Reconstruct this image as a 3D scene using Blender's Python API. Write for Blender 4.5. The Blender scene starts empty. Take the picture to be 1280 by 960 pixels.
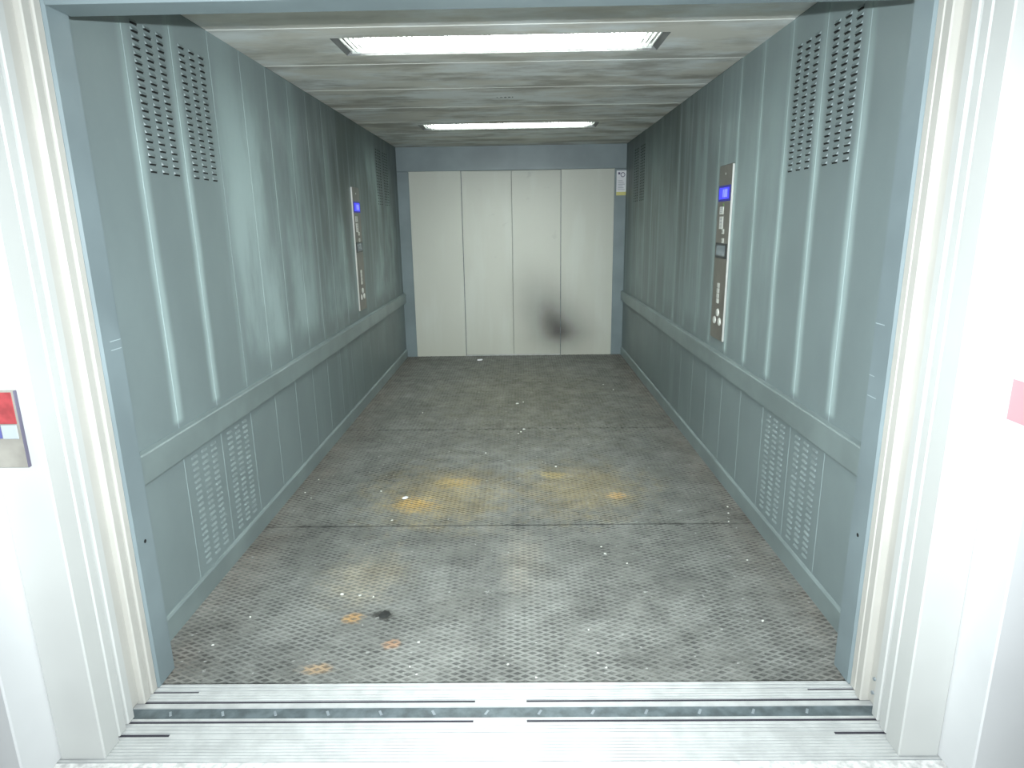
import bpy, math, random
import numpy as np
from mathutils import Matrix, Vector

random.seed(7)
rng = np.random.default_rng(7)
scene = bpy.context.scene
C = scene.collection

# ------------------------------------------------------------------ camera, world, light, exposure
F_PX, PITCH, YAW, ROLL = 806.05, 0.24337, -0.01409, -0.01521
CAM = Vector((0.0785, 0.0, 1.532))
fw = Vector((math.sin(YAW) * math.cos(PITCH), math.cos(YAW) * math.cos(PITCH), -math.sin(PITCH)))
rt = Vector((math.cos(YAW), -math.sin(YAW), 0))
up = rt.cross(fw)
rt2 = math.cos(ROLL) * rt + math.sin(ROLL) * up
up2 = -math.sin(ROLL) * rt + math.cos(ROLL) * up
cd = bpy.data.cameras.new('camera')
cd.sensor_fit = 'HORIZONTAL'; cd.sensor_width = 36.0; cd.lens = F_PX / 1280 * 36.0
cd.clip_start = 0.02
cam = bpy.data.objects.new('camera', cd); C.objects.link(cam)
m = Matrix((rt2, up2, -fw)).transposed().to_4x4(); m.translation = CAM
cam.matrix_world = m
scene.camera = cam

w = bpy.data.worlds.new('lobby_ambient'); scene.world = w; w.use_nodes = True
w.node_tree.nodes['Background'].inputs[0].default_value = (0.93, 0.98, 1.0, 1)
w.node_tree.nodes['Background'].inputs[1].default_value = 0.05

fl = bpy.data.lights.new('camera_flash', 'SPOT')          # the photographer's flash, just above the lens
fl.energy = 720; fl.color = (0.89, 0.965, 1.0); fl.shadow_soft_size = 0.012
fl.spot_size = math.radians(120); fl.spot_blend = 1.0
flo = bpy.data.objects.new('camera_flash', fl); C.objects.link(flo)
mf = Matrix((rt2, up2, -fw)).transposed().to_4x4()
mf.translation = Vector((0.06, 0.02, 1.633)); flo.matrix_world = mf
LAMP = 35.0                                               # ceiling luminaire strength

vs = scene.view_settings
vs.view_transform = 'Standard'; vs.look = 'None'; vs.gamma = 1.0; vs.use_curve_mapping = False
vs.exposure = 0.0

# ------------------------------------------------------------------ measures (metres)
HW = 1.286           # inner half width of the car
Y0, Y1 = 1.99, 7.58  # inner depth of the car
YF = 1.907           # front edge of the car floor
H = 2.3755           # car ceiling
OPEN = 1.172         # half width of the door opening
PITCHW = 0.333
MID = 4.77
JOINTS = [MID + PITCHW * k for k in range(-7, 8)]


# ------------------------------------------------------------------ mesh helpers
class MB:
    def __init__(s): s.v = []; s.f = []; s.mi = []
    def add(s, vs_, fs, mi=0):
        o = len(s.v); s.v += [tuple(a) for a in vs_]
        for f in fs: s.f.append([i + o for i in f]); s.mi.append(mi)
        return s
    def box(s, x0, x1, y0, y1, z0, z1, mi=0, ch=0.0):
        x0, x1 = min(x0, x1), max(x0, x1); y0, y1 = min(y0, y1), max(y0, y1); z0, z1 = min(z0, z1), max(z0, z1)
        if ch <= 0:
            v = [(x, y, z) for x in (x0, x1) for y in (y0, y1) for z in (z0, z1)]
            return s.add(v, [(0, 1, 3, 2), (4, 6, 7, 5), (0, 4, 5, 1), (2, 3, 7, 6), (0, 2, 6, 4), (1, 5, 7, 3)], mi)
        c = min(ch, (x1 - x0) * .45, (y1 - y0) * .45, (z1 - z0) * .45)
        L = [(x0, x1), (y0, y1), (z0, z1)]
        idx = {}; v = []
        for sx in (0, 1):
            for sy in (0, 1):
                for sz in (0, 1):
                    sg = (sx, sy, sz)
                    for ax in range(3):
                        p = []
                        for a in range(3):
                            q = L[a][sg[a]]
                            if a != ax: q += c if sg[a] == 0 else -c
                            p.append(q)
                        idx[(sg, ax)] = len(v); v.append(tuple(p))
        fs = []
        cx = ((x0 + x1) / 2, (y0 + y1) / 2, (z0 + z1) / 2)
        def put(ids):
            P = [Vector(v[i]) for i in ids]
            n = (P[1] - P[0]).cross(P[2] - P[0]); mid = sum(P, Vector()) / len(P) - Vector(cx)
            fs.append(ids if n.dot(mid) > 0 else ids[::-1])
        for ax in range(3):
            a, b = [q for q in range(3) if q != ax]
            for side in (0, 1):
                ids = []
                for (p, q) in ((0, 0), (1, 0), (1, 1), (0, 1)):
                    sg = [0, 0, 0]; sg[ax] = side; sg[a] = p; sg[b] = q; ids.append(idx[(tuple(sg), ax)])
                put(ids)
            for p in (0, 1):
                for q in (0, 1):
                    s0 = [0, 0, 0]; s0[a] = p; s0[b] = q; s1 = list(s0); s1[ax] = 1
                    put([idx[(tuple(s0), a)], idx[(tuple(s1), a)], idx[(tuple(s1), b)], idx[(tuple(s0), b)]])
        for sx in (0, 1):
            for sy in (0, 1):
                for sz in (0, 1):
                    put([idx[((sx, sy, sz), ax)] for ax in range(3)])
        return s.add(v, fs, mi)
    def prism(s, poly, axis, a, b, mi=0):
        """poly: 2D points in the two other axes (in x,y,z order), extruded along axis from a to b"""
        n = len(poly); v = []
        for t in (a, b):
            for p in poly:
                q = list(p); q.insert(axis, t); v.append(tuple(q))
        fs = [(i, (i + 1) % n, n + (i + 1) % n, n + i) for i in range(n)]
        fs += [tuple(range(n))[::-1], tuple(range(n, 2 * n))]
        return s.add(v, fs, mi)
    def cyl(s, c, r, axis, a, b, n=16, mi=0, r2=None):
        r2 = r if r2 is None else r2
        v = []
        for t, rr in ((a, r), (b, r2)):
            for i in range(n):
                an = 2 * math.pi * i / n
                q = [c[0] + rr * math.cos(an), c[1] + rr * math.sin(an)]; q.insert(axis, t); v.append(tuple(q))
        fs = [(i, (i + 1) % n, n + (i + 1) % n, n + i) for i in range(n)] + [tuple(range(n))[::-1], tuple(range(n, 2 * n))]
        return s.add(v, fs, mi)
    def mesh(s, name, mats, smooth=False):
        me = bpy.data.meshes.new(name); me.from_pydata(s.v, [], s.f)
        for mm in (mats if isinstance(mats, (list, tuple)) else [mats]): me.materials.append(mm)
        me.polygons.foreach_set('material_index', s.mi)
        import bmesh
        bm = bmesh.new(); bm.from_mesh(me); bmesh.ops.recalc_face_normals(bm, faces=bm.faces); bm.to_mesh(me); bm.free()
        if smooth:
            for p in me.polygons: p.use_smooth = True
        me.update(); return me
    def build(s, name, mats, parent=None, smooth=False):
        return link(name, s.mesh(name, mats, smooth), parent)


def link(name, me, parent=None, loc=None):
    o = bpy.data.objects.new(name, me); C.objects.link(o)
    if parent is not None: o.parent = parent
    if loc: o.location = loc
    return o


def tag(o, label=None, cat=None, group=None, kind=None):
    if label: o['label'] = label
    if cat: o['category'] = cat
    if group: o['group'] = group
    if kind: o['kind'] = kind
    return o


def empty(name, loc=(0, 0, 0), rz=0):
    o = bpy.data.objects.new(name, None); C.objects.link(o); o.location = loc; o.rotation_euler = (0, 0, rz)
    o.empty_display_size = .1
    return o


# ------------------------------------------------------------------ material helpers
class NT:
    def __init__(s, name):
        s.m = bpy.data.materials.new(name); s.m.use_nodes = True
        s.t = s.m.node_tree; s.N = s.t.nodes; s.b = s.N['Principled BSDF']
        s.g = None
    def lk(s, a, b): s.t.links.new(a, b)
    def inp(s, sock, v):
        if hasattr(v, 'node'): s.lk(v, sock)
        elif isinstance(v, (tuple, list)) and len(v) == 3 and sock.type == 'RGBA': sock.default_value = (*v, 1)
        else: sock.default_value = v
    def pos(s):
        if s.g is None:
            g = s.N.new('ShaderNodeNewGeometry'); sp = s.N.new('ShaderNodeSeparateXYZ'); s.lk(g.outputs['Position'], sp.inputs[0])
            s.g = (g.outputs['Position'], sp.outputs[0], sp.outputs[1], sp.outputs[2])
        return s.g
    def ma(s, op, a, b=0.0, c=0.0, clamp=False):
        n = s.N.new('ShaderNodeMath'); n.operation = op; n.use_clamp = clamp
        s.inp(n.inputs[0], a); s.inp(n.inputs[1], b); s.inp(n.inputs[2], c); return n.outputs[0]
    def vec(s, x, y, z):
        n = s.N.new('ShaderNodeCombineXYZ'); s.inp(n.inputs[0], x); s.inp(n.inputs[1], y); s.inp(n.inputs[2], z); return n.outputs[0]
    def noise(s, sx, sy, sz, detail=3, rough=.55, off=0.0):
        p, x, y, z = s.pos()
        n = s.N.new('ShaderNodeTexNoise'); n.inputs['Scale'].default_value = 1.0
        n.inputs['Detail'].default_value = detail; n.inputs['Roughness'].default_value = rough
        v = s.vec(s.ma('MULTIPLY_ADD', x, sx, off), s.ma('MULTIPLY_ADD', y, sy, off * 1.7), s.ma('MULTIPLY_ADD', z, sz, off * .6))
        s.lk(v, n.inputs['Vector']); return n.outputs[0]
    def ss(s, v, lo, hi, tlo=0.0, thi=1.0):
        n = s.N.new('ShaderNodeMapRange'); n.interpolation_type = 'SMOOTHSTEP'
        s.inp(n.inputs[0], v); s.inp(n.inputs[1], lo); s.inp(n.inputs[2], hi); s.inp(n.inputs[3], tlo); s.inp(n.inputs[4], thi)
        return n.outputs[0]
    def mix(s, f, a, b):
        n = s.N.new('ShaderNodeMix'); n.data_type = 'RGBA'
        s.inp(n.inputs[0], f); s.inp(n.inputs[6], a); s.inp(n.inputs[7], b); return n.outputs[2]
    def mul(s, *a):
        r = a[0]
        for b in a[1:]: r = s.ma('MULTIPLY', r, b)
        return r
    def mx(s, *a):
        r = a[0]
        for b in a[1:]: r = s.ma('MAXIMUM', r, b)
        return r
    def out(s, col, rough=.5, metal=0.0, spec=.5, bump=None, bstr=.2, bdist=.002):
        s.inp(s.b.inputs['Base Color'], col); s.inp(s.b.inputs['Roughness'], rough)
        s.inp(s.b.inputs['Metallic'], metal); s.inp(s.b.inputs['Specular IOR Level'], spec)
        if bump is not None:
            n = s.N.new('ShaderNodeBump'); n.inputs['Strength'].default_value = bstr; n.inputs['Distance'].default_value = bdist
            s.lk(bump, n.inputs['Height']); s.lk(n.outputs[0], s.b.inputs['Normal'])
        return s.m


def plain(name, col, rough=.5, metal=0.0, var=.12, sc=6.0, spec=.5):
    n = NT(name); f = n.noise(sc, sc, sc)
    d = tuple(c * (1 - var) for c in col); u = tuple(min(1, c * (1 + var)) for c in col)
    return n.out(n.mix(n.ss(f, .3, .7), d, u), rough, metal, spec)


def emit(name, col, strength):
    n = NT(name); n.inp(n.b.inputs['Base Color'], (0.02, 0.02, 0.02))
    n.inp(n.b.inputs['Emission Color'], col); n.b.inputs['Emission Strength'].default_value = strength
    return n.m


def wall_paint():
    n = NT('grey_green_wall_paint'); p, x, y, z = n.pos()
    wob = n.ma('MULTIPLY_ADD', n.noise(3, 1.0, 1.6, 2), .05, -.025)
    yy = n.ma('ADD', y, wob)
    def jd(v):
        q = n.ma('FRACT', n.ma('MULTIPLY_ADD', v, 1 / PITCHW, .5 - JOINTS[0] / PITCHW))
        return n.ma('MULTIPLY', n.ma('ABSOLUTE', n.ma('SUBTRACT', q, .5)), PITCHW)
    right = n.ma('GREATER_THAN', x, 0)
    lim = n.ma('MULTIPLY_ADD', right, 1.0, 2.98)                       # how far back the strong wiped bands reach
    wgt = n.ss(n.ma('SUBTRACT', y, lim), -.05, .15, 1.0, n.ma('MULTIPLY_ADD', right, .16, .24))
    zwin = n.mul(n.ss(z, .80, .95), n.ss(z, 1.95, 2.33, 1, .25))
    band = n.mul(n.ss(jd(yy), .008, .054, 1, 0), wgt, n.ss(z, .77, .80), n.ss(z, 1.7, 2.35, 1, .3), n.ss(n.noise(4, 4, 1.2, 2, off=3), .2, .55, .45, 1))
    line = n.mul(n.ss(jd(y), .0015, .005, 1, 0), .25)
    cloud = n.mul(n.ss(n.noise(1, 2.3, .8, 5, .6, off=5), .44, .66), zwin, n.ss(y, 2.9, 3.3), n.ma('MULTIPLY_ADD', right, -.45, .75))
    streak = n.mul(n.ss(n.noise(1, 9, .45, 3, off=9), .50, .68), zwin, n.ss(y, 3.2, 3.9), n.ss(y, 4.2, 6.0, .5, .30))
    fine = n.ma('MULTIPLY', n.ss(n.noise(3, 3, 2, 4, off=1), .3, .75), .10)
    f = n.ma('ADD', n.mx(n.ma('MULTIPLY', band, .85), cloud, streak, line), fine, clamp=True)
    dark = n.mul(n.ss(n.ma('ADD', n.noise(1, 5, .6, 4, .6, off=14), n.ss(y, 3.8, 6.2, 0, .22)), .34, .60), n.ss(z, .6, 2.0, .45, 1), n.ss(y, 3.4, 5.4), .97)  # grime streaks, plus far and upper light falloff painted into the colour
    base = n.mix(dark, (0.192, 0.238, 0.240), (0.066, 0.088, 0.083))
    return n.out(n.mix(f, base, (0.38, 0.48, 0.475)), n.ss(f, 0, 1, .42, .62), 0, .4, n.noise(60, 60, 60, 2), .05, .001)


def ceiling_paint():
    n = NT('dirty_cream_ceiling_paint'); p, x, y, z = n.pos()
    sm = n.ss(n.noise(1.5, 3.0, 1, 6, .62, off=2), .42, .60)
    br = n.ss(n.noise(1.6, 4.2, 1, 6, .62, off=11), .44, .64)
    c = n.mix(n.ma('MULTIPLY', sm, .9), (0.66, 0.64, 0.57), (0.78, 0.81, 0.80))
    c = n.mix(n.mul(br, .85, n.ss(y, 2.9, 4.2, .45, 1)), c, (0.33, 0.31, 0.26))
    return n.out(c, .5, 0, .35)


def floor_metal(name, base, light, darkc, k=1.0):
    n = NT(name); p, x, y, z = n.pos()
    big = n.noise(2.2, 2.2, 1, 5, .6, off=4)
    c = n.mix(n.ss(big, .25, .72, .15, 1), darkc, base)
    # pale worn traffic zone close to the front threshold
    worn = n.mul(n.ss(y, 2.2, 3.2, 1, 0), n.ss(n.noise(2.5, 3.5, 1, 5, .6, off=8), .25, .7))
    c = n.mix(n.ma('MULTIPLY', worn, .65), c, light)
    # rusty dirt along both walls
    ed = n.mul(n.ss(n.ma('ABSOLUTE', x), .95, 1.27), n.ss(n.noise(6, 3, 1, 4, off=6), .3, .7, .3, 1))
    c = n.mix(n.ma('MULTIPLY', ed, .55), c, (0.20 * k, 0.165 * k, 0.135 * k))
    jit = n.noise(11, 11, 1, 6, .72, off=21)
    def blob(cx, cy, rx, ry, col, amt, soft=.55):
        nonlocal c
        dx = n.ma('MULTIPLY', n.ma('SUBTRACT', x, cx), 1 / rx); dy = n.ma('MULTIPLY', n.ma('SUBTRACT', y, cy), 1 / ry)
        r = n.ma('SQRT', n.ma('ADD', n.mul(dx, dx), n.mul(dy, dy)))
        r = n.ma('ADD', r, n.ma('MULTIPLY_ADD', jit, 2.2, -1.1))
        c = n.mix(n.ma('MULTIPLY', n.ss(r, 1 - soft, 1 + soft * .3, 1, 0), amt), c, tuple(q * k for q in col))
    och = (0.40, 0.31, 0.135)
    blob(-.38, 3.52, .46, .50, och, .55, .9); blob(.42, 3.58, .46, .45, och, .50, .9)
    blob(.08, 2.75, .12, .30, (.42, .38, .30), .35, .9); blob(-.62, 2.60, .22, .25, (.42, .36, .24), .4, .9)
    blob(-.53, 3.37, .14, .11, (.60, .40, .13), .85, .7); blob(-.32, 3.68, .16, .10, (.60, .42, .14), .6, .8)
    blob(.27, 3.79, .10, .07, (.58, .44, .16), .6, .6); blob(.62, 3.47, .06, .05, (.62, .40, .16), .7, .5)
    blob(-.61, 2.29, .05, .045, (.62, .38, .16), .8, .5); blob(-.66, 1.98, .07, .03, (.45, .30, .16), .6, .6)
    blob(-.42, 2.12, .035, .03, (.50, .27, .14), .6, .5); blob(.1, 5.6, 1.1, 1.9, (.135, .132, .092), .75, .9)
    blob(-.49, 2.31, .055, .04, (.035, .035, .03), .9, .4)
    blob(-.05, 2.45, .05, .55, (.09, .10, .10), .22, .9)
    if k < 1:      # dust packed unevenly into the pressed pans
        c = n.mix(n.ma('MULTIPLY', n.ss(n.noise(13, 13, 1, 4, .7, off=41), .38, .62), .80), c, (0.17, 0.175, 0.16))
    mot = n.ss(n.noise(7, 7, 1, 6, .7, off=51), .25, .75, .72, 1.28)
    vm = n.N.new('ShaderNodeVectorMath'); vm.operation = 'SCALE'; n.lk(c, vm.inputs[0]); n.lk(mot, vm.inputs[3]); c = vm.outputs[0]
    sp = n.ss(n.noise(38, 38, 1, 2, off=31), .70, .74)
    c = n.mix(n.ma('MULTIPLY', sp, .5), c, (.55 * k, .56 * k, .53 * k))
    return n.out(c, .55, .15, .35)


def door_paint():
    n = NT('cream_grey_door_paint'); p, x, y, z = n.pos()
    v = n.ss(n.noise(5, 1, .8, 4, off=3), .5, .72)
    c = n.mix(n.ma('MULTIPLY', v, .22), (0.545, 0.555, 0.49), (0.66, 0.70, 0.655))
    sc = n.mul(n.ss(n.noise(7, 1, 9, 4, off=15), .64, .74), n.ss(n.ma('ABSOLUTE', n.ma('SUBTRACT', x, .1)), .25, .6, 1, 0), n.ss(z, .3, 1.5))
    c = n.mix(n.ma('MULTIPLY', sc, .22), c, (.25, .25, .24))
    low = n.ss(z, 0, .5, .16, 0); c = n.mix(low, c, (.42, .41, .30))
    # black soot mark around the joint of the two right-hand leaves
    dx = n.ma('SUBTRACT', x, .54); dz = n.ma('SUBTRACT', z, .28)
    dxx = n.ma('ADD', dx, n.ma('MULTIPLY', n.ma('MAXIMUM', dz, 0.0), .42))
    zz = n.ma('MULTIPLY', dz, n.ss(dz, -.02, .02, 1.55, .62))
    r = n.ma('SQRT', n.ma('ADD', n.mul(dxx, dxx), n.mul(zz, zz)))
    r = n.ma('ADD', r, n.ma('MULTIPLY_ADD', n.noise(6, 1, 6, 3, off=7), .06, -.03))
    soot = n.ma('ADD', n.ma('MULTIPLY', n.ma('POWER', n.ss(r, .0, .72, 1, 0), 1.5), .68), n.ma('MULTIPLY', n.ss(r, .0, .27, 1, 0), .30))
    c = n.mix(n.ma('MULTIPLY', soot, .93), c, (0.055, 0.048, 0.045))
    return n.out(c, .45, 0, .4)


M = {}
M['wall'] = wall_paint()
M['trimpaint'] = plain('blue_grey_trim_paint', (0.19, 0.238, 0.25), .42, 0, .10, 2.5)
M['railpaint'] = plain('grey_green_rail_paint', (0.198, 0.245, 0.242), .40, 0, .12, 3)
M['scuff'] = plain('pale_scuff', (0.36, 0.43, 0.45), .6)
M['ceil'] = ceiling_paint()
M['lip'] = plain('lit_louvre_lip', (0.20, 0.245, 0.243), .45, 0, .08, 8)  # lower lips slightly paler, flash catching them put into the colour
M['rib'] = floor_metal('worn_steel_ribs', (0.215, 0.222, 0.205), (0.32, 0.332, 0.312), (0.12, 0.123, 0.11))
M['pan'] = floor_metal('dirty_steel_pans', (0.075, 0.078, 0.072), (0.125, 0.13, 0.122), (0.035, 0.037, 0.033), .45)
M['door'] = door_paint()
M['ivory'] = plain('ivory_door_paint', (0.475, 0.465, 0.425), .5, 0, .05, 3)
M['white'] = plain('white_frame_paint', (0.51, 0.52, 0.50), .5, 0, .04, 2)
M['plaster'] = plain('white_plaster', (0.66, 0.67, 0.67), .6, 0, .03, 3)
M['dark'] = plain('black_opening', (0.006, 0.007, 0.007), .8, 0)
M['backing'] = plain('dark_backing', (0.05, 0.06, 0.06), .8, 0)
M['alu'] = plain('brushed_aluminium', (0.55, 0.562, 0.55), .40, .2, .10, 14)
M['alushade'] = plain('groove_shade_aluminium', (0.33, 0.35, 0.35), .6, .1, .2, 9)
M['galv'] = plain('galvanised_steel', (0.115, 0.143, 0.152), .5, .2, .3, 22)
M['galvdot'] = plain('bare_zinc', (0.27, 0.31, 0.33), .4, .2)
M['groove'] = plain('groove_shade_steel', (0.03, 0.028, 0.04), .7, 0)
M['terrazzo'] = plain('pale_lobby_floor', (0.66, 0.66, 0.64), .5, 0, .25, 45)
M['steel'] = plain('brushed_stainless', (0.185, 0.172, 0.15), .38, .3, .12, 9)
M['palesteel'] = plain('pale_brushed_steel', (0.31, 0.295, 0.26), .4, .1, .15, 12)
M['darkedge'] = plain('dull_violet_grey_edge', (0.12, 0.11, 0.16), .4, .1, .1)
M['steeledge'] = plain('bright_steel_edge', (0.58, 0.58, 0.55), .35, .3, .05)
M['blue'] = emit('blue_display', (0.055, 0.055, 1.0), 1.15)
M['bluelit'] = emit('blue_display_text', (0.25, 0.30, 1.0), 1.3)
M['bluedim'] = emit('blue_display_border', (0.012, 0.012, 0.25), 1.0)
M['green'] = emit('green_led', (0.10, 0.35, 0.03), .8)
M['bezel'] = plain('dark_bezel', (0.022, 0.027, 0.03), .4, 0)
M['glass'] = plain('grey_blue_window', (0.16, 0.20, 0.23), .15, 0)
M['button'] = plain('pale_button', (0.62, 0.63, 0.59), .35, .1)
M['paper'] = plain('white_paper', (0.80, 0.80, 0.83), .8, 0, .05)
M['yellow'] = plain('pale_yellow_print', (0.62, 0.58, 0.22), .7, 0)
M['ink'] = plain('violet_print', (0.10, 0.08, 0.16), .7, 0)
M['greyink'] = plain('grey_print', (0.45, 0.47, 0.50), .7, 0)
M['red'] = plain('red_panel', (0.36, 0.05, 0.055), .45, 0, .2, 40)
M['pinkred'] = plain('red_sticker', (0.88, 0.30, 0.33), .5, 0, .04)
M['whitebtn'] = plain('white_square_button', (0.46, 0.51, 0.55), .4, 0)
M['bluebtn'] = plain('blue_square_button', (0.10, 0.11, 0.33), .4, 0)
M['lampwhite'] = plain('white_lamp_enamel', (0.86, 0.87, 0.84), .4, 0, .02)
M['fin'] = plain('satin_louvre_fin', (0.50, 0.52, 0.50), .4, .1, .03)
M['lampend'] = plain('grey_lamp_housing', (0.16, 0.165, 0.16), .5, 0)
M['lamp'] = emit('lamp_diffuser', (0.93, 1.0, 0.955), LAMP)
M['crumb'] = plain('pale_crumb', (0.75, 0.76, 0.70), .8, 0)
M['soot'] = plain('black_clump', (0.02, 0.022, 0.02), .9, 0)

# ------------------------------------------------------------------ floor: three chequer plates
floor = MB().box(-HW - .05, HW + .05, YF + .001, Y1 + .12, -.06, -.012).build('floor', M['backing'])
tag(floor, kind='structure', label='worn steel chequer plate floor of the lift car', cat='floor')
PX, PY = 0.055, 0.0275


def tread(xa, xb, ya, yb):
    ii = np.arange(math.floor(xa / PX) - 1, math.ceil(xb / PX) + 2)
    jj = np.arange(math.ceil(ya / (PY / 2)), math.floor(yb / (PY / 2)) + 1)
    I, J = np.meshgrid(ii, jj); cx = (I * PX + (J % 2) * PX / 2).ravel(); cy = (J * PY / 2).ravel()
    ok = (cx >= xa - PX * .4) & (cx <= xb + PX * .4) & (cy >= ya - PY * .4) & (cy <= yb + PY * .4)
    cx, cy = cx[ok], cy[ok]; n = len(cx)
    dirs = np.array([(1, 0), (0, 1), (-1, 0), (0, -1)]) * np.array([PX / 2, PY / 2])
    rings = [(1.0, 0.0), (.64, -.0003), (.38, -.0042)]
    V = np.zeros((n, 12, 3))
    for r, (s, z) in enumerate(rings):
        for d in range(4):
            V[:, r * 4 + d, 0] = cx + dirs[d, 0] * s; V[:, r * 4 + d, 1] = cy + dirs[d, 1] * s; V[:, r * 4 + d, 2] = z
    V[:, :, 0] = np.clip(V[:, :, 0], xa, xb); V[:, :, 1] = np.clip(V[:, :, 1], ya, yb)
    q = []
    for r in (0, 1):
        for d in range(4):
            e = (d + 1) % 4; q.append((r * 4 + d, r * 4 + e, (r + 1) * 4 + e, (r + 1) * 4 + d))
    q.append((8, 9, 10, 11)); q = np.array(q)
    Fc = (q[None] + (np.arange(n) * 12)[:, None, None]).reshape(-1, 4)
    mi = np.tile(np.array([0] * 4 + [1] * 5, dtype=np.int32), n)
    me = bpy.data.meshes.new('tread_pattern')
    me.vertices.add(n * 12); me.vertices.foreach_set('co', V.reshape(-1))
    me.loops.add(len(Fc) * 4); me.loops.foreach_set('vertex_index', Fc.reshape(-1).astype(np.int32))
    me.polygons.add(len(Fc)); me.polygons.foreach_set('loop_start', np.arange(0, len(Fc) * 4, 4, dtype=np.int32))
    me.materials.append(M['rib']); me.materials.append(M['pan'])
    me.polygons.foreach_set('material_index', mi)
    me.update(calc_edges=True); me.validate()
    return me


FJ = [YF, 3.097, 4.74, 6.40, Y1 + .02]
for a, b in zip(FJ[:-1], FJ[1:]):
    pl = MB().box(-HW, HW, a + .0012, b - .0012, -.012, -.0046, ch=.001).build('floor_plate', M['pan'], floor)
    tr = link('tread_pattern', tread(-HW + .001, HW - .001, a + .001, b - .001), pl)
    tr['kind'] = 'stuff'

# ------------------------------------------------------------------ ceiling panels
ceil = MB().box(-HW - .06, HW + .06, Y0 - .1, Y1 + .12, H + .10, H + .13).build('ceiling', M['backing'])
tag(ceil, kind='structure', label='stained cream sheet metal ceiling of the lift car', cat='ceiling')
CJ = [Y0, MID - 2.5 * .667, MID - 1.5 * .667, MID - .5 * .667, MID + .5 * .667, MID + 1.5 * .667, MID + 2.5 * .667, Y1]
LIGHTS = [(3.267, 3.583), (2 * MID - 3.583, 2 * MID - 3.267)]
LX = .787


def ring_panel(x0, x1, y0, y1, hx, h0, h1, z, t):
    mb = MB()
    def rect(a, b, c, d, zz): return [(a, c, zz), (b, c, zz), (b, d, zz), (a, d, zz)]
    v = rect(x0, x1, y0, y1, z) + rect(-hx, hx, h0, h1, z) + rect(x0, x1, y0, y1, z + t) + rect(-hx, hx, h0, h1, z + t)
    f = []
    for i in range(4):
        j = (i + 1) % 4
        f += [(i, j, 4 + j, 4 + i), (8 + i, 12 + i, 12 + j, 8 + j), (i, 8 + i, 8 + j, j), (4 + i, 4 + j, 12 + j, 12 + i)]
    return mb.add(v, f)


M['seam'] = plain('pale_seam_edge', (0.66, 0.67, 0.63), .45, 0, .06)
for a, b in zip(CJ[:-1], CJ[1:]):
    hit = [q for q in LIGHTS if a < q[0] < b]
    if hit:
        mb = ring_panel(-HW, HW, a + .004, b - .001, LX, hit[0][0], hit[0][1], H, .012)
    else:
        mb = MB().box(-HW, HW, a + .004, b - .001, H, H + .012, ch=.002)
    cp = mb.build('ceiling_panel', M['ceil'], ceil)
    if a > Y0:
        MB().box(-HW, HW, a - .0015, a + .0025, H - .0015, H + .002, ch=.0015).build('seam_strip', M['seam'], cp)
# five plain dark marks for unreadable lettering in the middle panel
for k, (dx, wd, dz) in enumerate(((-.050, .010, .012), (-.022, .018, .016), (.006, .016, .026), (.032, .016, .026), (.055, .008, .026))):
    MB().box(-.01 + dx - wd / 2, -.01 + dx + wd / 2, 4.765 - dz / 2, 4.765 + dz / 2, H - .001, H + .001).build('letter_mark', M['backing'], ceil)

# ------------------------------------------------------------------ side walls
LV = MB()   # one pressed louvre; wall plane x = 0, car side +x, opening below
LV.add([(0, -.022, .012), (0, .022, .012), (.0065, -.018, .0005), (.0065, .018, .0005), (0, -.022, .0005), (0, .022, .0005)],
       [(0, 2, 3, 1), (0, 4, 2), (1, 3, 5)], 0)
LV.add([(.0062, -.018, .0003), (.0062, .018, .0003), (0.0006, -.022, .0003), (0.0006, .022, .0003)], [(0, 2, 3, 1)], 1)
LV.add([(.0006, -.0215, -.0055), (.0006, .0215, -.0055), (.0006, .0215, .0004), (.0006, -.0215, .0004)], [(0, 1, 2, 3)], 1)
lv_me = bpy.data.meshes.new('louvre'); lv_me.from_pydata(LV.v, [], LV.f)
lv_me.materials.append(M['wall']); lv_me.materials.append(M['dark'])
lv_me.polygons.foreach_set('material_index', LV.mi); lv_me.update()
LV2 = MB()   # lower grilles: shallow lips pressed out of the sheet
LV2.add([(0, -.022, .009), (0, .022, .009), (.006, -.019, .0), (.006, .019, .0), (0, -.022, -.002), (0, .022, -.002)],
        [(0, 2, 3, 1), (0, 4, 2), (1, 3, 5), (2, 4, 5, 3)], 0)
lv2_me = LV2.mesh('louvre', M['lip'])


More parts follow.
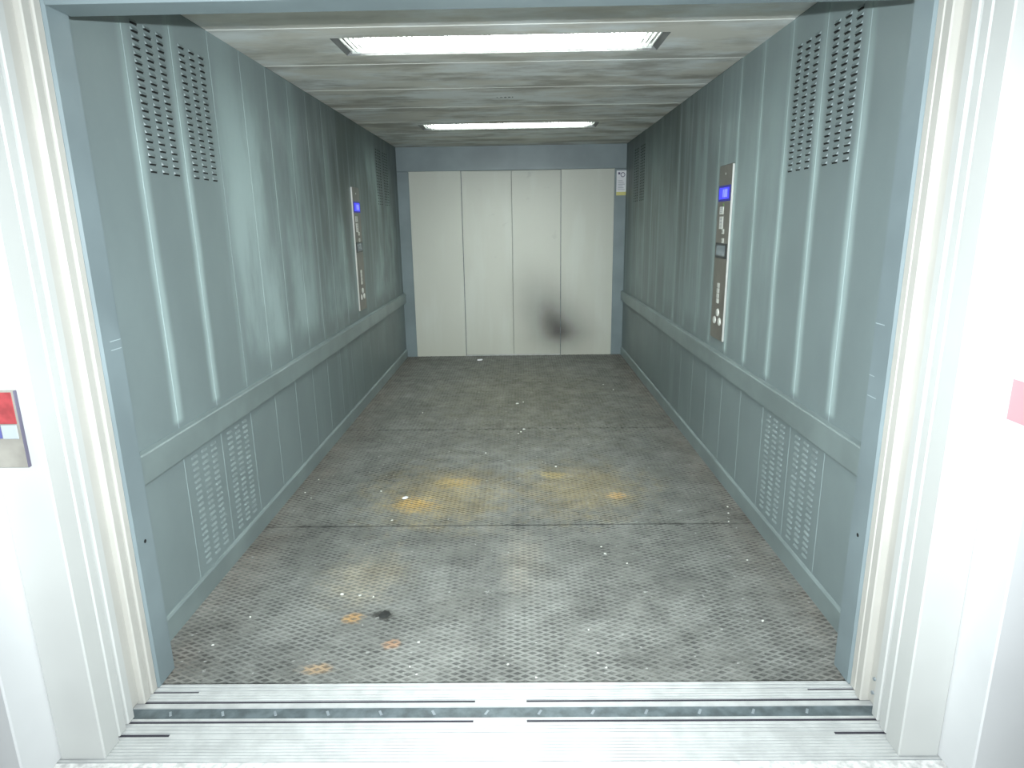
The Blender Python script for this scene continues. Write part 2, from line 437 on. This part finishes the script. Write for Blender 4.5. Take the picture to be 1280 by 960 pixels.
def side_wall(side, name, label):
    sg = -1 if side == 'left' else 1
    xi = sg * HW
    back = MB().box(xi + sg * .012, xi + sg * .05, Y0 - .0, Y1, 0, H + .1).build(name, M['backing'])
    tag(back, kind='structure', label=label, cat='wall')
    ys = [Y0] + JOINTS + [Y1]
    for (za, zb) in ((.70, H), (.0, .70)):
        for k, (a, b) in enumerate(zip(ys[:-1], ys[1:])):
            c = .0015; a2, b2 = a + .0004, b - .0004
            poly = [(xi + sg * .012, a2), (xi + sg * c, a2), (xi, a2 + c), (xi, b2 - c), (xi + sg * c, b2), (xi + sg * .012, b2)]
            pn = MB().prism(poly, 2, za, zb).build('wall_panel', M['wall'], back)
            if k in (1, 2) or (k in (13, 14) and za > .5):
                yc = (a + b) / 2
                rows = [1.742 + .0265 * r for r in range(20)] if za > .5 else [.128 + .0265 * r for r in range(19)]
                for dy in (-.085, 0, .085):
                    for zr in rows:
                        lo = link('louvre', lv_me if za > .5 else lv2_me, pn, (xi, yc + dy, zr))
                        if sg > 0: lo.rotation_euler = (0, 0, math.pi)
    # bumper rail
    r0 = xi - sg * .0005; r1 = xi - sg * .027
    poly = [(r0, .642), (r1, .650), (r1, .752), (r1 + sg * .004, .757), (r0, .760)]
    MB().prism(poly, 1, Y0 + .001, Y1 - .001).build('bumper_rail', M['railpaint'], back)
    # skirting
    bb = MB().prism([(r0, .0), (xi - sg * .012, .0), (xi - sg * .012, .086), (xi - sg * .006, .094), (r0, .096)], 1, Y0 + .001, Y1 - .001)
    o = bb.build('baseboard_' + side, M['railpaint'])
    tag(o, kind='structure', label='grey green steel skirting below the %s car wall' % side, cat='skirting')
    return back


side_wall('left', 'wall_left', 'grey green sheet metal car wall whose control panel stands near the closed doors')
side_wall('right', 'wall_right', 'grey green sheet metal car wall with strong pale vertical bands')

# ------------------------------------------------------------------ blue grey jambs and headers of the car
tn = [0]


def trim(mb, mat, label, cat='door frame'):
    tn[0] += 1
    return tag(mb.build('trim_%d' % tn[0], mat), label, cat, kind='structure')


for sg, nm in ((-1, 'left'), (1, 'right')):
    j = trim(MB().box(sg * OPEN, sg * 1.335, 1.883, Y0 - .001, .0005, 2.40, ch=.007), M['trimpaint'],
             'blue grey steel jamb at the open end beside the %s wall' % nm)
    for (ya, yb, zc) in (((1.925, 1.978, 1.201), (1.925, 1.977, 1.174)) if sg < 0 else ((1.932, 1.980, 1.220), (1.953, 1.982, 1.057), (1.930, 1.978, .992))):
        MB().box(sg * (OPEN - .0005), sg * (OPEN + .001), ya, yb, zc - .0012, zc + .0012).build('scuff_mark', M['scuff'], j)
    MB().cyl((1.935, .53), .0065, 0, sg * (OPEN - .0006), sg * (OPEN + .004), 14).build('bolt_hole', M['dark'], j)
trim(MB().box(-OPEN + .001, OPEN - .001, 1.883, Y0 - .001, 2.113, 2.40, ch=.003), M['trimpaint'], 'blue grey steel header above the open entrance')
RJ = 1.158
for sg, nm in ((-1, 'left'), (1, 'right')):
    trim(MB().box(sg * RJ, sg * (HW + .05), Y1 + .001, Y1 + .13, 0, 2.116, ch=.003), M['trimpaint'],
         'blue grey steel jamb beside the closed doors at the %s wall' % nm)
trim(MB().box(-HW - .05, HW + .05, Y1 - .004, Y1 + .13, 2.117, 2.45, ch=.003), M['trimpaint'], 'blue grey steel header above the closed doors')

# ------------------------------------------------------------------ doors
dn = [0]


def door(x0, x1, y0, y1, z0, z1, mat, label, ch=.004):
    dn[0] += 1
    e = empty('door_%d' % dn[0], ((x0 + x1) / 2, (y0 + y1) / 2, 0))
    tag(e, label, 'door', kind='structure')
    o = MB().box(x0 - e.location.x, x1 - e.location.x, y0 - e.location.y, y1 - e.location.y, z0, z1, ch=ch).build('leaf', mat, e)
    return e


tag(MB().box(-1.4, 1.4, Y1 + .14, Y1 + .2, -.05, 2.5).build('wall_back', M['backing']), 'dark shaft wall behind the closed doors', 'wall', kind='structure')
# closed car doors at the far end: slow outer leaves stand in front of the fast inner ones
XJ = [-1.165, -.572, 0.0, .560, 1.165]
d1 = door(XJ[0], XJ[1], Y1 + .018, Y1 + .050, -.002, 2.16, M['door'], 'closed cream grey door leaf nearest the left jamb', .003)
door(XJ[1] - .03, XJ[2] - .0014, Y1 + .060, Y1 + .092, .004, 2.16, M['door'], 'closed cream grey door leaf just left of the meeting line', .003)
door(XJ[2] + .0014, XJ[3] + .03, Y1 + .060, Y1 + .092, .004, 2.16, M['door'], 'closed cream grey door leaf with soot along its right edge', .003)
d4 = door(XJ[3], XJ[4], Y1 + .018, Y1 + .050, -.002, 2.16, M['door'], 'closed cream grey door leaf with soot beside the notice jamb', .003)
for d_, xe in ((d1, XJ[1]), (d4, XJ[3])):
    xs = xe - d_.location.x; s_ = 1 if d_ is d1 else -1
    MB().box(xs, xs + s_ * .005, -.012, .016, 0, 2.15).build('joint_shade_strip', M['galv'], d_)  # added dark strip, paints the shadow line where the leaves overlap
trim(MB().box(-RJ, RJ, Y1 + .052, Y1 + .13, -.01, .0025, ch=.001), M['alu'], 'narrow bright sill strip under the closed doors', 'door sill')

for sg, nm in ((-1, 'left'), (1, 'right')):
    a, b = sg * (OPEN + .004), sg * (OPEN + .60)
    d = door(min(a, b), max(a, b), 1.848, 1.880, .006, 2.16, M['ivory'], 'open ivory car door leaf next to the %s blue grey jamb' % nm)
    a2 = sg * (OPEN + (.004 if sg < 0 else -.002))
    d = door(min(a2, b), max(a2, b), 1.802, 1.838, .006, 2.16, M['ivory'], 'open ivory car door leaf second from the %s blue grey jamb' % nm)
    lx = d.location.x; ly = d.location.y
    MB().box(sg * (OPEN + .022) - lx, sg * (OPEN + .10) - lx, 1.753 - ly, 1.801 - ly, .02, 2.14, ch=.002).build('side_cover', M['ivory'], d)
    if sg > 0:
        for zc in (.06, .11):
            MB().cyl((1.776 - ly, zc), .006, 0, OPEN + .017 - lx, OPEN + .0225 - lx, 12).build('screw', M['galvdot'], d)
    a3 = sg * (OPEN + .006)
    door(min(a3, b), max(a3, b), 1.713, 1.747, .006, 2.16, M['white'], 'open white landing door leaf in the inner track, %s side' % nm)
    a4 = sg * (OPEN + .003)
    door(min(a4, b), max(a4, b), 1.662, 1.698, .006, 2.16, M['white'], 'open white landing door leaf in the outer track, %s side' % nm)

# ------------------------------------------------------------------ landing: frame, walls, floor
for sg, nm in ((-1, 'left'), (1, 'right')):
    o_ = 1.308 if sg < 0 else 1.288
    trim(MB().box(sg * OPEN, sg * o_, 1.583, 1.655, 0, 2.25, ch=.004), M['white'], 'white painted landing door frame post on the %s' % nm)
    wl = MB().box(sg * o_, sg * 3.2, 1.453, 1.655, 0, 2.8, ch=.004).build('wall_front_' + nm, M['plaster'])
    tag(wl, 'white plastered landing wall %s of the entrance' % nm, 'wall', kind='structure')
trim(MB().box(-OPEN, OPEN, 1.583, 1.655, 2.13, 2.25, ch=.004), M['white'], 'white painted landing door frame head')
tag(MB().box(-1.30, 1.28, 1.46, 1.65, 2.252, 2.8).build('wall_front', M['plaster']), 'white landing wall above the entrance', 'wall', kind='structure')
tag(MB().box(-3.2, 3.2, -3.0, 1.570, -.05, -.001).build('floor_landing', M['terrazzo']), 'pale speckled landing floor before the sill', 'floor', kind='structure')


def ribbed(y0, y1, n, zt=0.0, d=.002):
    """cross-section (y, z) of a sill bar with n fine ribs on its top"""
    if n == 0: return [(y0, -.02), (y1, -.02), (y1, zt), (y0, zt)]
    p = [(y0, -.02), (y1, -.02)]; st = (y1 - y0) / n
    for k in range(n):
        b = y1 - k * st
        p += [(b - st * .04, zt), (b - st * .62, zt), (b - st * .68, zt - d), (b - st * .96, zt - d)]
    return p + [(y0, zt - d)]


XS = OPEN + .145


def sill(name, label, bars, slow, fast, y0, y1):
    e = tag(empty(name, (0, (y0 + y1) / 2, 0)), label, 'door sill')
    yo = e.location.y
    for (a, b, n) in bars:
        poly = [(p - yo, q) for p, q in ribbed(a, b, n)]
        mbs = MB().prism(poly, 0, -XS, XS)
        for k in range(len(poly)):                     # shade of the fine grooves between the ribs, painted in
            if poly[k][1] == poly[(k + 1) % len(poly)][1] == -.002: mbs.mi[k] = 1
        mbs.build('sill_bar', [M['alu'], M['alushade']], e)
    MB().box(-XS, XS, y0 - yo, y1 - yo, -.03, -.0195).build('channel', M['groove'], e)
    for tk in (slow, fast):
        MB().box(-XS, XS, tk[0] - yo, tk[1] - yo, -.0195, -.0035).build('track', M['groove'], e)  # dark strip near the top, paints in the shade of the groove
    MB().box(-1.03, 1.03, slow[0] - yo, slow[1] - yo, -.0036, -.0012).build('groove_filler', M['alu'], e)
    MB().box(-.085, .085, fast[0] - yo, fast[1] - yo, -.0036, -.0005).build('centre_stop', M['alu'], e)
    return e


sill('landing_sill', 'ribbed aluminium door sill before the landing floor',
     [(1.571, 1.6695, 8), (1.682, 1.7245, 3), (1.7365, 1.7445, 0)], (1.6695, 1.682), (1.7245, 1.7365), 1.571, 1.7445)
sill('car_sill', 'aluminium door sill at the edge of the chequer plate floor',
     [(1.794, 1.812, 0), (1.8245, 1.8625, 3), (1.872, 1.906, 2)], (1.8625, 1.872), (1.812, 1.8245), 1.794, 1.906)
gs = tag(empty('toe_guard', (0, 1.77, 0)), 'dull galvanised strip in the gap between the two sills', 'gap strip')
MB().box(-XS, XS, 1.7455 - 1.77, 1.793 - 1.77, -.03, -.004).build('strip', M['galv'], gs)
rv = None
for k in range(-7, 7):
    mbr = MB().box(-.004, .004, -.010, .012, -.0045, -.0028, ch=.0006)
    if rv is None: rv = mbr.mesh('weld_mark', M['galvdot'])
    o = link('weld_mark', rv, gs, (-.045 + .172 * k, 0, 0)); o.rotation_euler = (0, 0, .5 if k < 0 else -.5)

# ------------------------------------------------------------------ ceiling luminaires
def luminaire(y0, y1, label):
    yc = (y0 + y1) / 2; hy = (y1 - y0) / 2
    e = tag(empty('ceiling_light', (0, yc, H)), label, 'ceiling light', 'recessed ceiling lights')
    hs = MB(); t = .0015; hz = .075
    for (a, b, c, d) in ((-LX, -LX + t, -hy, hy), (LX - t, LX, -hy, hy), (-LX, LX, -hy, -hy + t), (-LX, LX, hy - t, hy)):
        hs.box(a, b, c, d, .0, hz)
    hs.box(-LX, LX, -hy, hy, hz, hz + .003)
    hs.build('housing', M['lampend'], e)
    MB().box(-LX + .012, LX - .012, -hy + .004, hy - .004, .050, .058, ch=.002).build('reflector', M['lampwhite'], e)
    MB().box(-LX + .105, LX - .105, -hy + .012, hy - .012, .038, .046, ch=.002).build('diffuser', M['lamp'], e)
    g = MB(); n = 62
    for k in range(n + 1):
        x = -LX + .030 + (2 * LX - .060) * k / n
        g.box(x - .0007, x + .0007, -hy + .003, hy - .003, .010, .026)
    for y in (-hy + .004, hy - .004):
        g.box(-LX + .028, LX - .028, y - .002, y + .002, .008, .028)
    gr = g.build('louvre_grille', M['fin'], e); gr['kind'] = 'stuff'
    for s in (-1, 1):
        fr = MB()
        x0 = s * (LX - .002); x1 = s * (LX - .028)
        fr.add([(x0, -hy, .0), (x0, hy, .0), (x1, hy - .003, .028), (x1, -hy + .003, .028)], [(0, 1, 2, 3)])
        fr.build('end_plate', M['lampend'], e)
    return e


luminaire(*LIGHTS[0], 'long recessed ceiling light close to the open entrance')
luminaire(*LIGHTS[1], 'long recessed ceiling light close to the closed doors')

# ------------------------------------------------------------------ control panels
def control_panel(sg, yc, label):
    """local: x out of the wall, y along the wall towards the viewer's left when facing it"""
    e = tag(empty('control_panel', (sg * HW, yc, .83), math.pi if sg > 0 else 0), label, 'control panel', 'stainless control panels on the car walls')
    W2 = .122; Ht = 1.015
    MB().box(.0005, .010, -W2, W2, 0, Ht, ch=.003).build('plate', M['steel'], e)
    s = 1 if sg > 0 else -1
    MB().box(.0005, .012, s * W2, s * (W2 + .003), .004, Ht - .004, ch=.001).build('edge_strip', M['steeledge'], e)  # added pale strip, paints the reflection on the plate's near edge
    # display
    d = MB().box(.0095, .014, -.108, .108, .812, .900, ch=.002).build('display', M['bluedim'], e)
    MB().box(.0135, .0146, -.090, .090, .824, .888, ch=.0004).build('screen', M['blue'], d)
    for yy_, w_ in ((.050, .010), (.020, .012), (-.012, .008)):
        MB().box(.0143, .0150, yy_ - w_, yy_ + w_, .834, .878).build('digit', M['bluelit'], d)
    MB().cyl((-.005, .793), .006, 0, .0095, .012, 12).build('indicator_lamp', M['green'], e)
    # label plates and small buttons
    for (y_, z_, a, b) in ((-.035, .760, .036, .022), (-.030, .690, .034, .036)):
        lp = MB().box(.0095, .0125, y_ - a, y_ + a, z_ - b, z_ + b, ch=.001).build('label_plate', M['button'], e)
        for q in range(3):
            MB().box(.0123, .0129, y_ - a * .7, y_ + a * (.2 + .15 * q), z_ - b * .6 + q * b * .55, z_ - b * .6 + q * b * .55 + .006).build('print', M['greyink'], lp)
    for (y_, z_) in ((-.005 + .02, .640), (.020, .588)):
        b_ = MB().box(.0095, .0135, y_ - .020, y_ + .020, z_ - .014, z_ + .014, ch=.002).build('button', M['button'], e)
        MB().box(.0133, .0139, y_ - .024 + .012, y_ - .002, z_ - .006, z_ + .006).build('symbol', M['steel'], b_)
    # dark framed window
    f = MB().box(.0095, .015, -.100, .100, .487, .573, ch=.002).build('window_bezel', M['bezel'], e)
    MB().box(.0145, .0155, -.080, .080, .500, .560, ch=.0005).build('pane', M['glass'], f)
    # stacked floor buttons and three buttons under them
    for k in range(4):
        z_ = .232 + .031 * k
        MB().box(.0095, .015, -.027, .015, z_ - .0145, z_ + .0145, ch=.003).build('floor_button', M['button'], e)
    for (y_, z_) in ((.008, .163), (.052, .112), (-.045, .112)):
        MB().cyl((y_, z_), .024, 0, .0095, .016, 18, r2=.021).build('round_button', M['button'], e)
    MB().cyl((0, .965), .007, 0, .0095, .0115, 12).build('key_lock', M['steeledge'], e)
    return e


control_panel(-1, 5.57, 'tall stainless control panel on the wall with cloudy wiped marks')
control_panel(1, 3.915, 'tall stainless control panel on the wall with strong pale bands')

# ------------------------------------------------------------------ notice on the far right jamb
nt = tag(empty('notice', (1.2355, Y1, 1.826)), 'white printed notice with yellow foot on the jamb beside closed doors', 'notice')
MB().box(-.057, .057, -.0025, .0005, 0, .267).build('sheet', M['paper'], nt)
MB().box(-.057, .057, -.0032, -.002, 0, .038).build('yellow_band', M['yellow'], nt)
MB().box(-.040, -.018, -.0034, -.002, .225, .248, ch=.0003).build('dark_mark', M['ink'], nt)
rm = MB(); N_ = 20
for k in range(N_):
    a0, a1 = 2 * math.pi * k / N_, 2 * math.pi * (k + 1) / N_
    def P(r, a): return (.012 + r * math.cos(a), -.0034, .222 + r * math.sin(a))
    rm.add([P(.026, a0), P(.026, a1), P(.019, a1), P(.019, a0)], [(0, 1, 2, 3)])
rm.build('ring_mark', M['ink'], nt)
for k in range(6):
    zc = .060 + k * .019
    MB().box(-.042, .036 - .012 * (k % 3), -.0032, -.002, zc, zc + .006).build('text_line', M['greyink'], nt)

# ------------------------------------------------------------------ landing call station and red sticker
hx0, hx1 = -1.306, -1.211; hz0, hz1 = .931, 1.139
hc = tag(empty('call_station', ((hx0 + hx1) / 2, 1.583, hz0)), 'steel landing call station with red upper panel on white frame', 'call station')
hw = (hx1 - hx0) / 2; hh = hz1 - hz0
MB().box(-hw, hw, -.010, -.0003, 0, hh, ch=.002).build('plate', M['palesteel'], hc)
MB().box(hw - .002, hw + .001, -.012, -.0005, .001, hh, ch=.0015).build('edge_strip', M['darkedge'], hc)
MB().box(-hw + .004, hw - .008, -.0115, -.0095, hh - .088, hh - .004, ch=.0008).build('red_panel', M['red'], hc)
MB().box(hw - .051, hw - .010, -.0125, -.0095, hh - .128, hh - .091, ch=.001).build('white_button', M['whitebtn'], hc)
MB().box(-hw + .008, hw - .053, -.0125, -.0095, hh - .127, hh - .092, ch=.001).build('blue_button', M['bluebtn'], hc)
st = MB().box(1.2850, 1.2875, 1.475, 1.549, 1.043, 1.145, ch=.0005).build('red_sticker', M['pinkred'])
tag(st, 'plain red rectangular sticker on the white wall return', 'sticker')

# ------------------------------------------------------------------ litter on the floor
def scrap(x, y, s, label, name, mat, flat=.35, group=None):
    v = []; n = 7
    for k in range(n):
        a = 2 * math.pi * k / n; r = s * random.uniform(.6, 1.1)
        v.append((r * math.cos(a) * 1.3, r * math.sin(a), 0))
    v2 = [(p[0] * .7, p[1] * .7, s * flat * random.uniform(.8, 1.2)) for p in v]
    mb = MB().add(v + v2 + [(0, 0, s * flat * 1.3)], [(i, (i + 1) % n, n + (i + 1) % n, n + i) for i in range(n)] +
                  [(n + i, n + (i + 1) % n, 2 * n) for i in range(n)] + [tuple(range(n))[::-1]])
    o = mb.build(name, mat); o.location = (x, y, .0001); o.rotation_euler = (0, 0, random.uniform(0, 6))
    return tag(o, label, 'litter', group)


scrap(-.393, 7.347, .042, 'white paper scrap in front of the closed doors', 'paper_scrap', M['paper'], .2)
scrap(-.488, 2.311, .026, 'black dirt clump on the chequer plate near the entrance', 'dirt_clump', M['soot'], .25)
scrap(-.60, 3.46, .022, 'flat white scrap beside the orange stain', 'paper_scrap', M['paper'], .12)
CR = [(.098, 4.72, .016), (.075, 4.66, .012), (.055, 4.62, .010), (.045, 5.45, .020), (.10, 5.5, .010), (-.32, 2.13, .009), (-.33, 1.99, .007),
      (-.30, 1.95, .006), (-.70, 2.46, .012), (-.62, 2.45, .010), (-.56, 2.44, .008), (-1.03, 2.30, .008), (-1.10, 2.12, .008),
      (.47, 2.79, .012), (.46, 2.86, .009), (.56, 2.70, .008), (.35, 2.06, .007), (.02, 2.00, .007), (.12, 1.93, .007), (.37, 1.98, .007),
      (-1.21, 3.55, .008), (-1.15, 3.47, .009), (-1.19, 3.75, .007), (-.62, 3.17, .009), (-.76, 3.56, .010), (1.21, 3.30, .010),
      (1.19, 3.22, .008), (1.16, 3.12, .008), (1.12, 2.72, .008), (1.02, 2.25, .010), (.95, 5.9, .012), (.88, 6.1, .010), (-.17, 4.2, .010),
      (-.75, 5.2, .010), (.33, 2.20, .007), (.30, 3.93, .012)]
for x, y, s in CR:
    scrap(x, y, s * .62, 'tiny pale crumb lying on the chequer plate floor', 'crumb', M['crumb'], .5, 'pale crumbs scattered over the car floor')
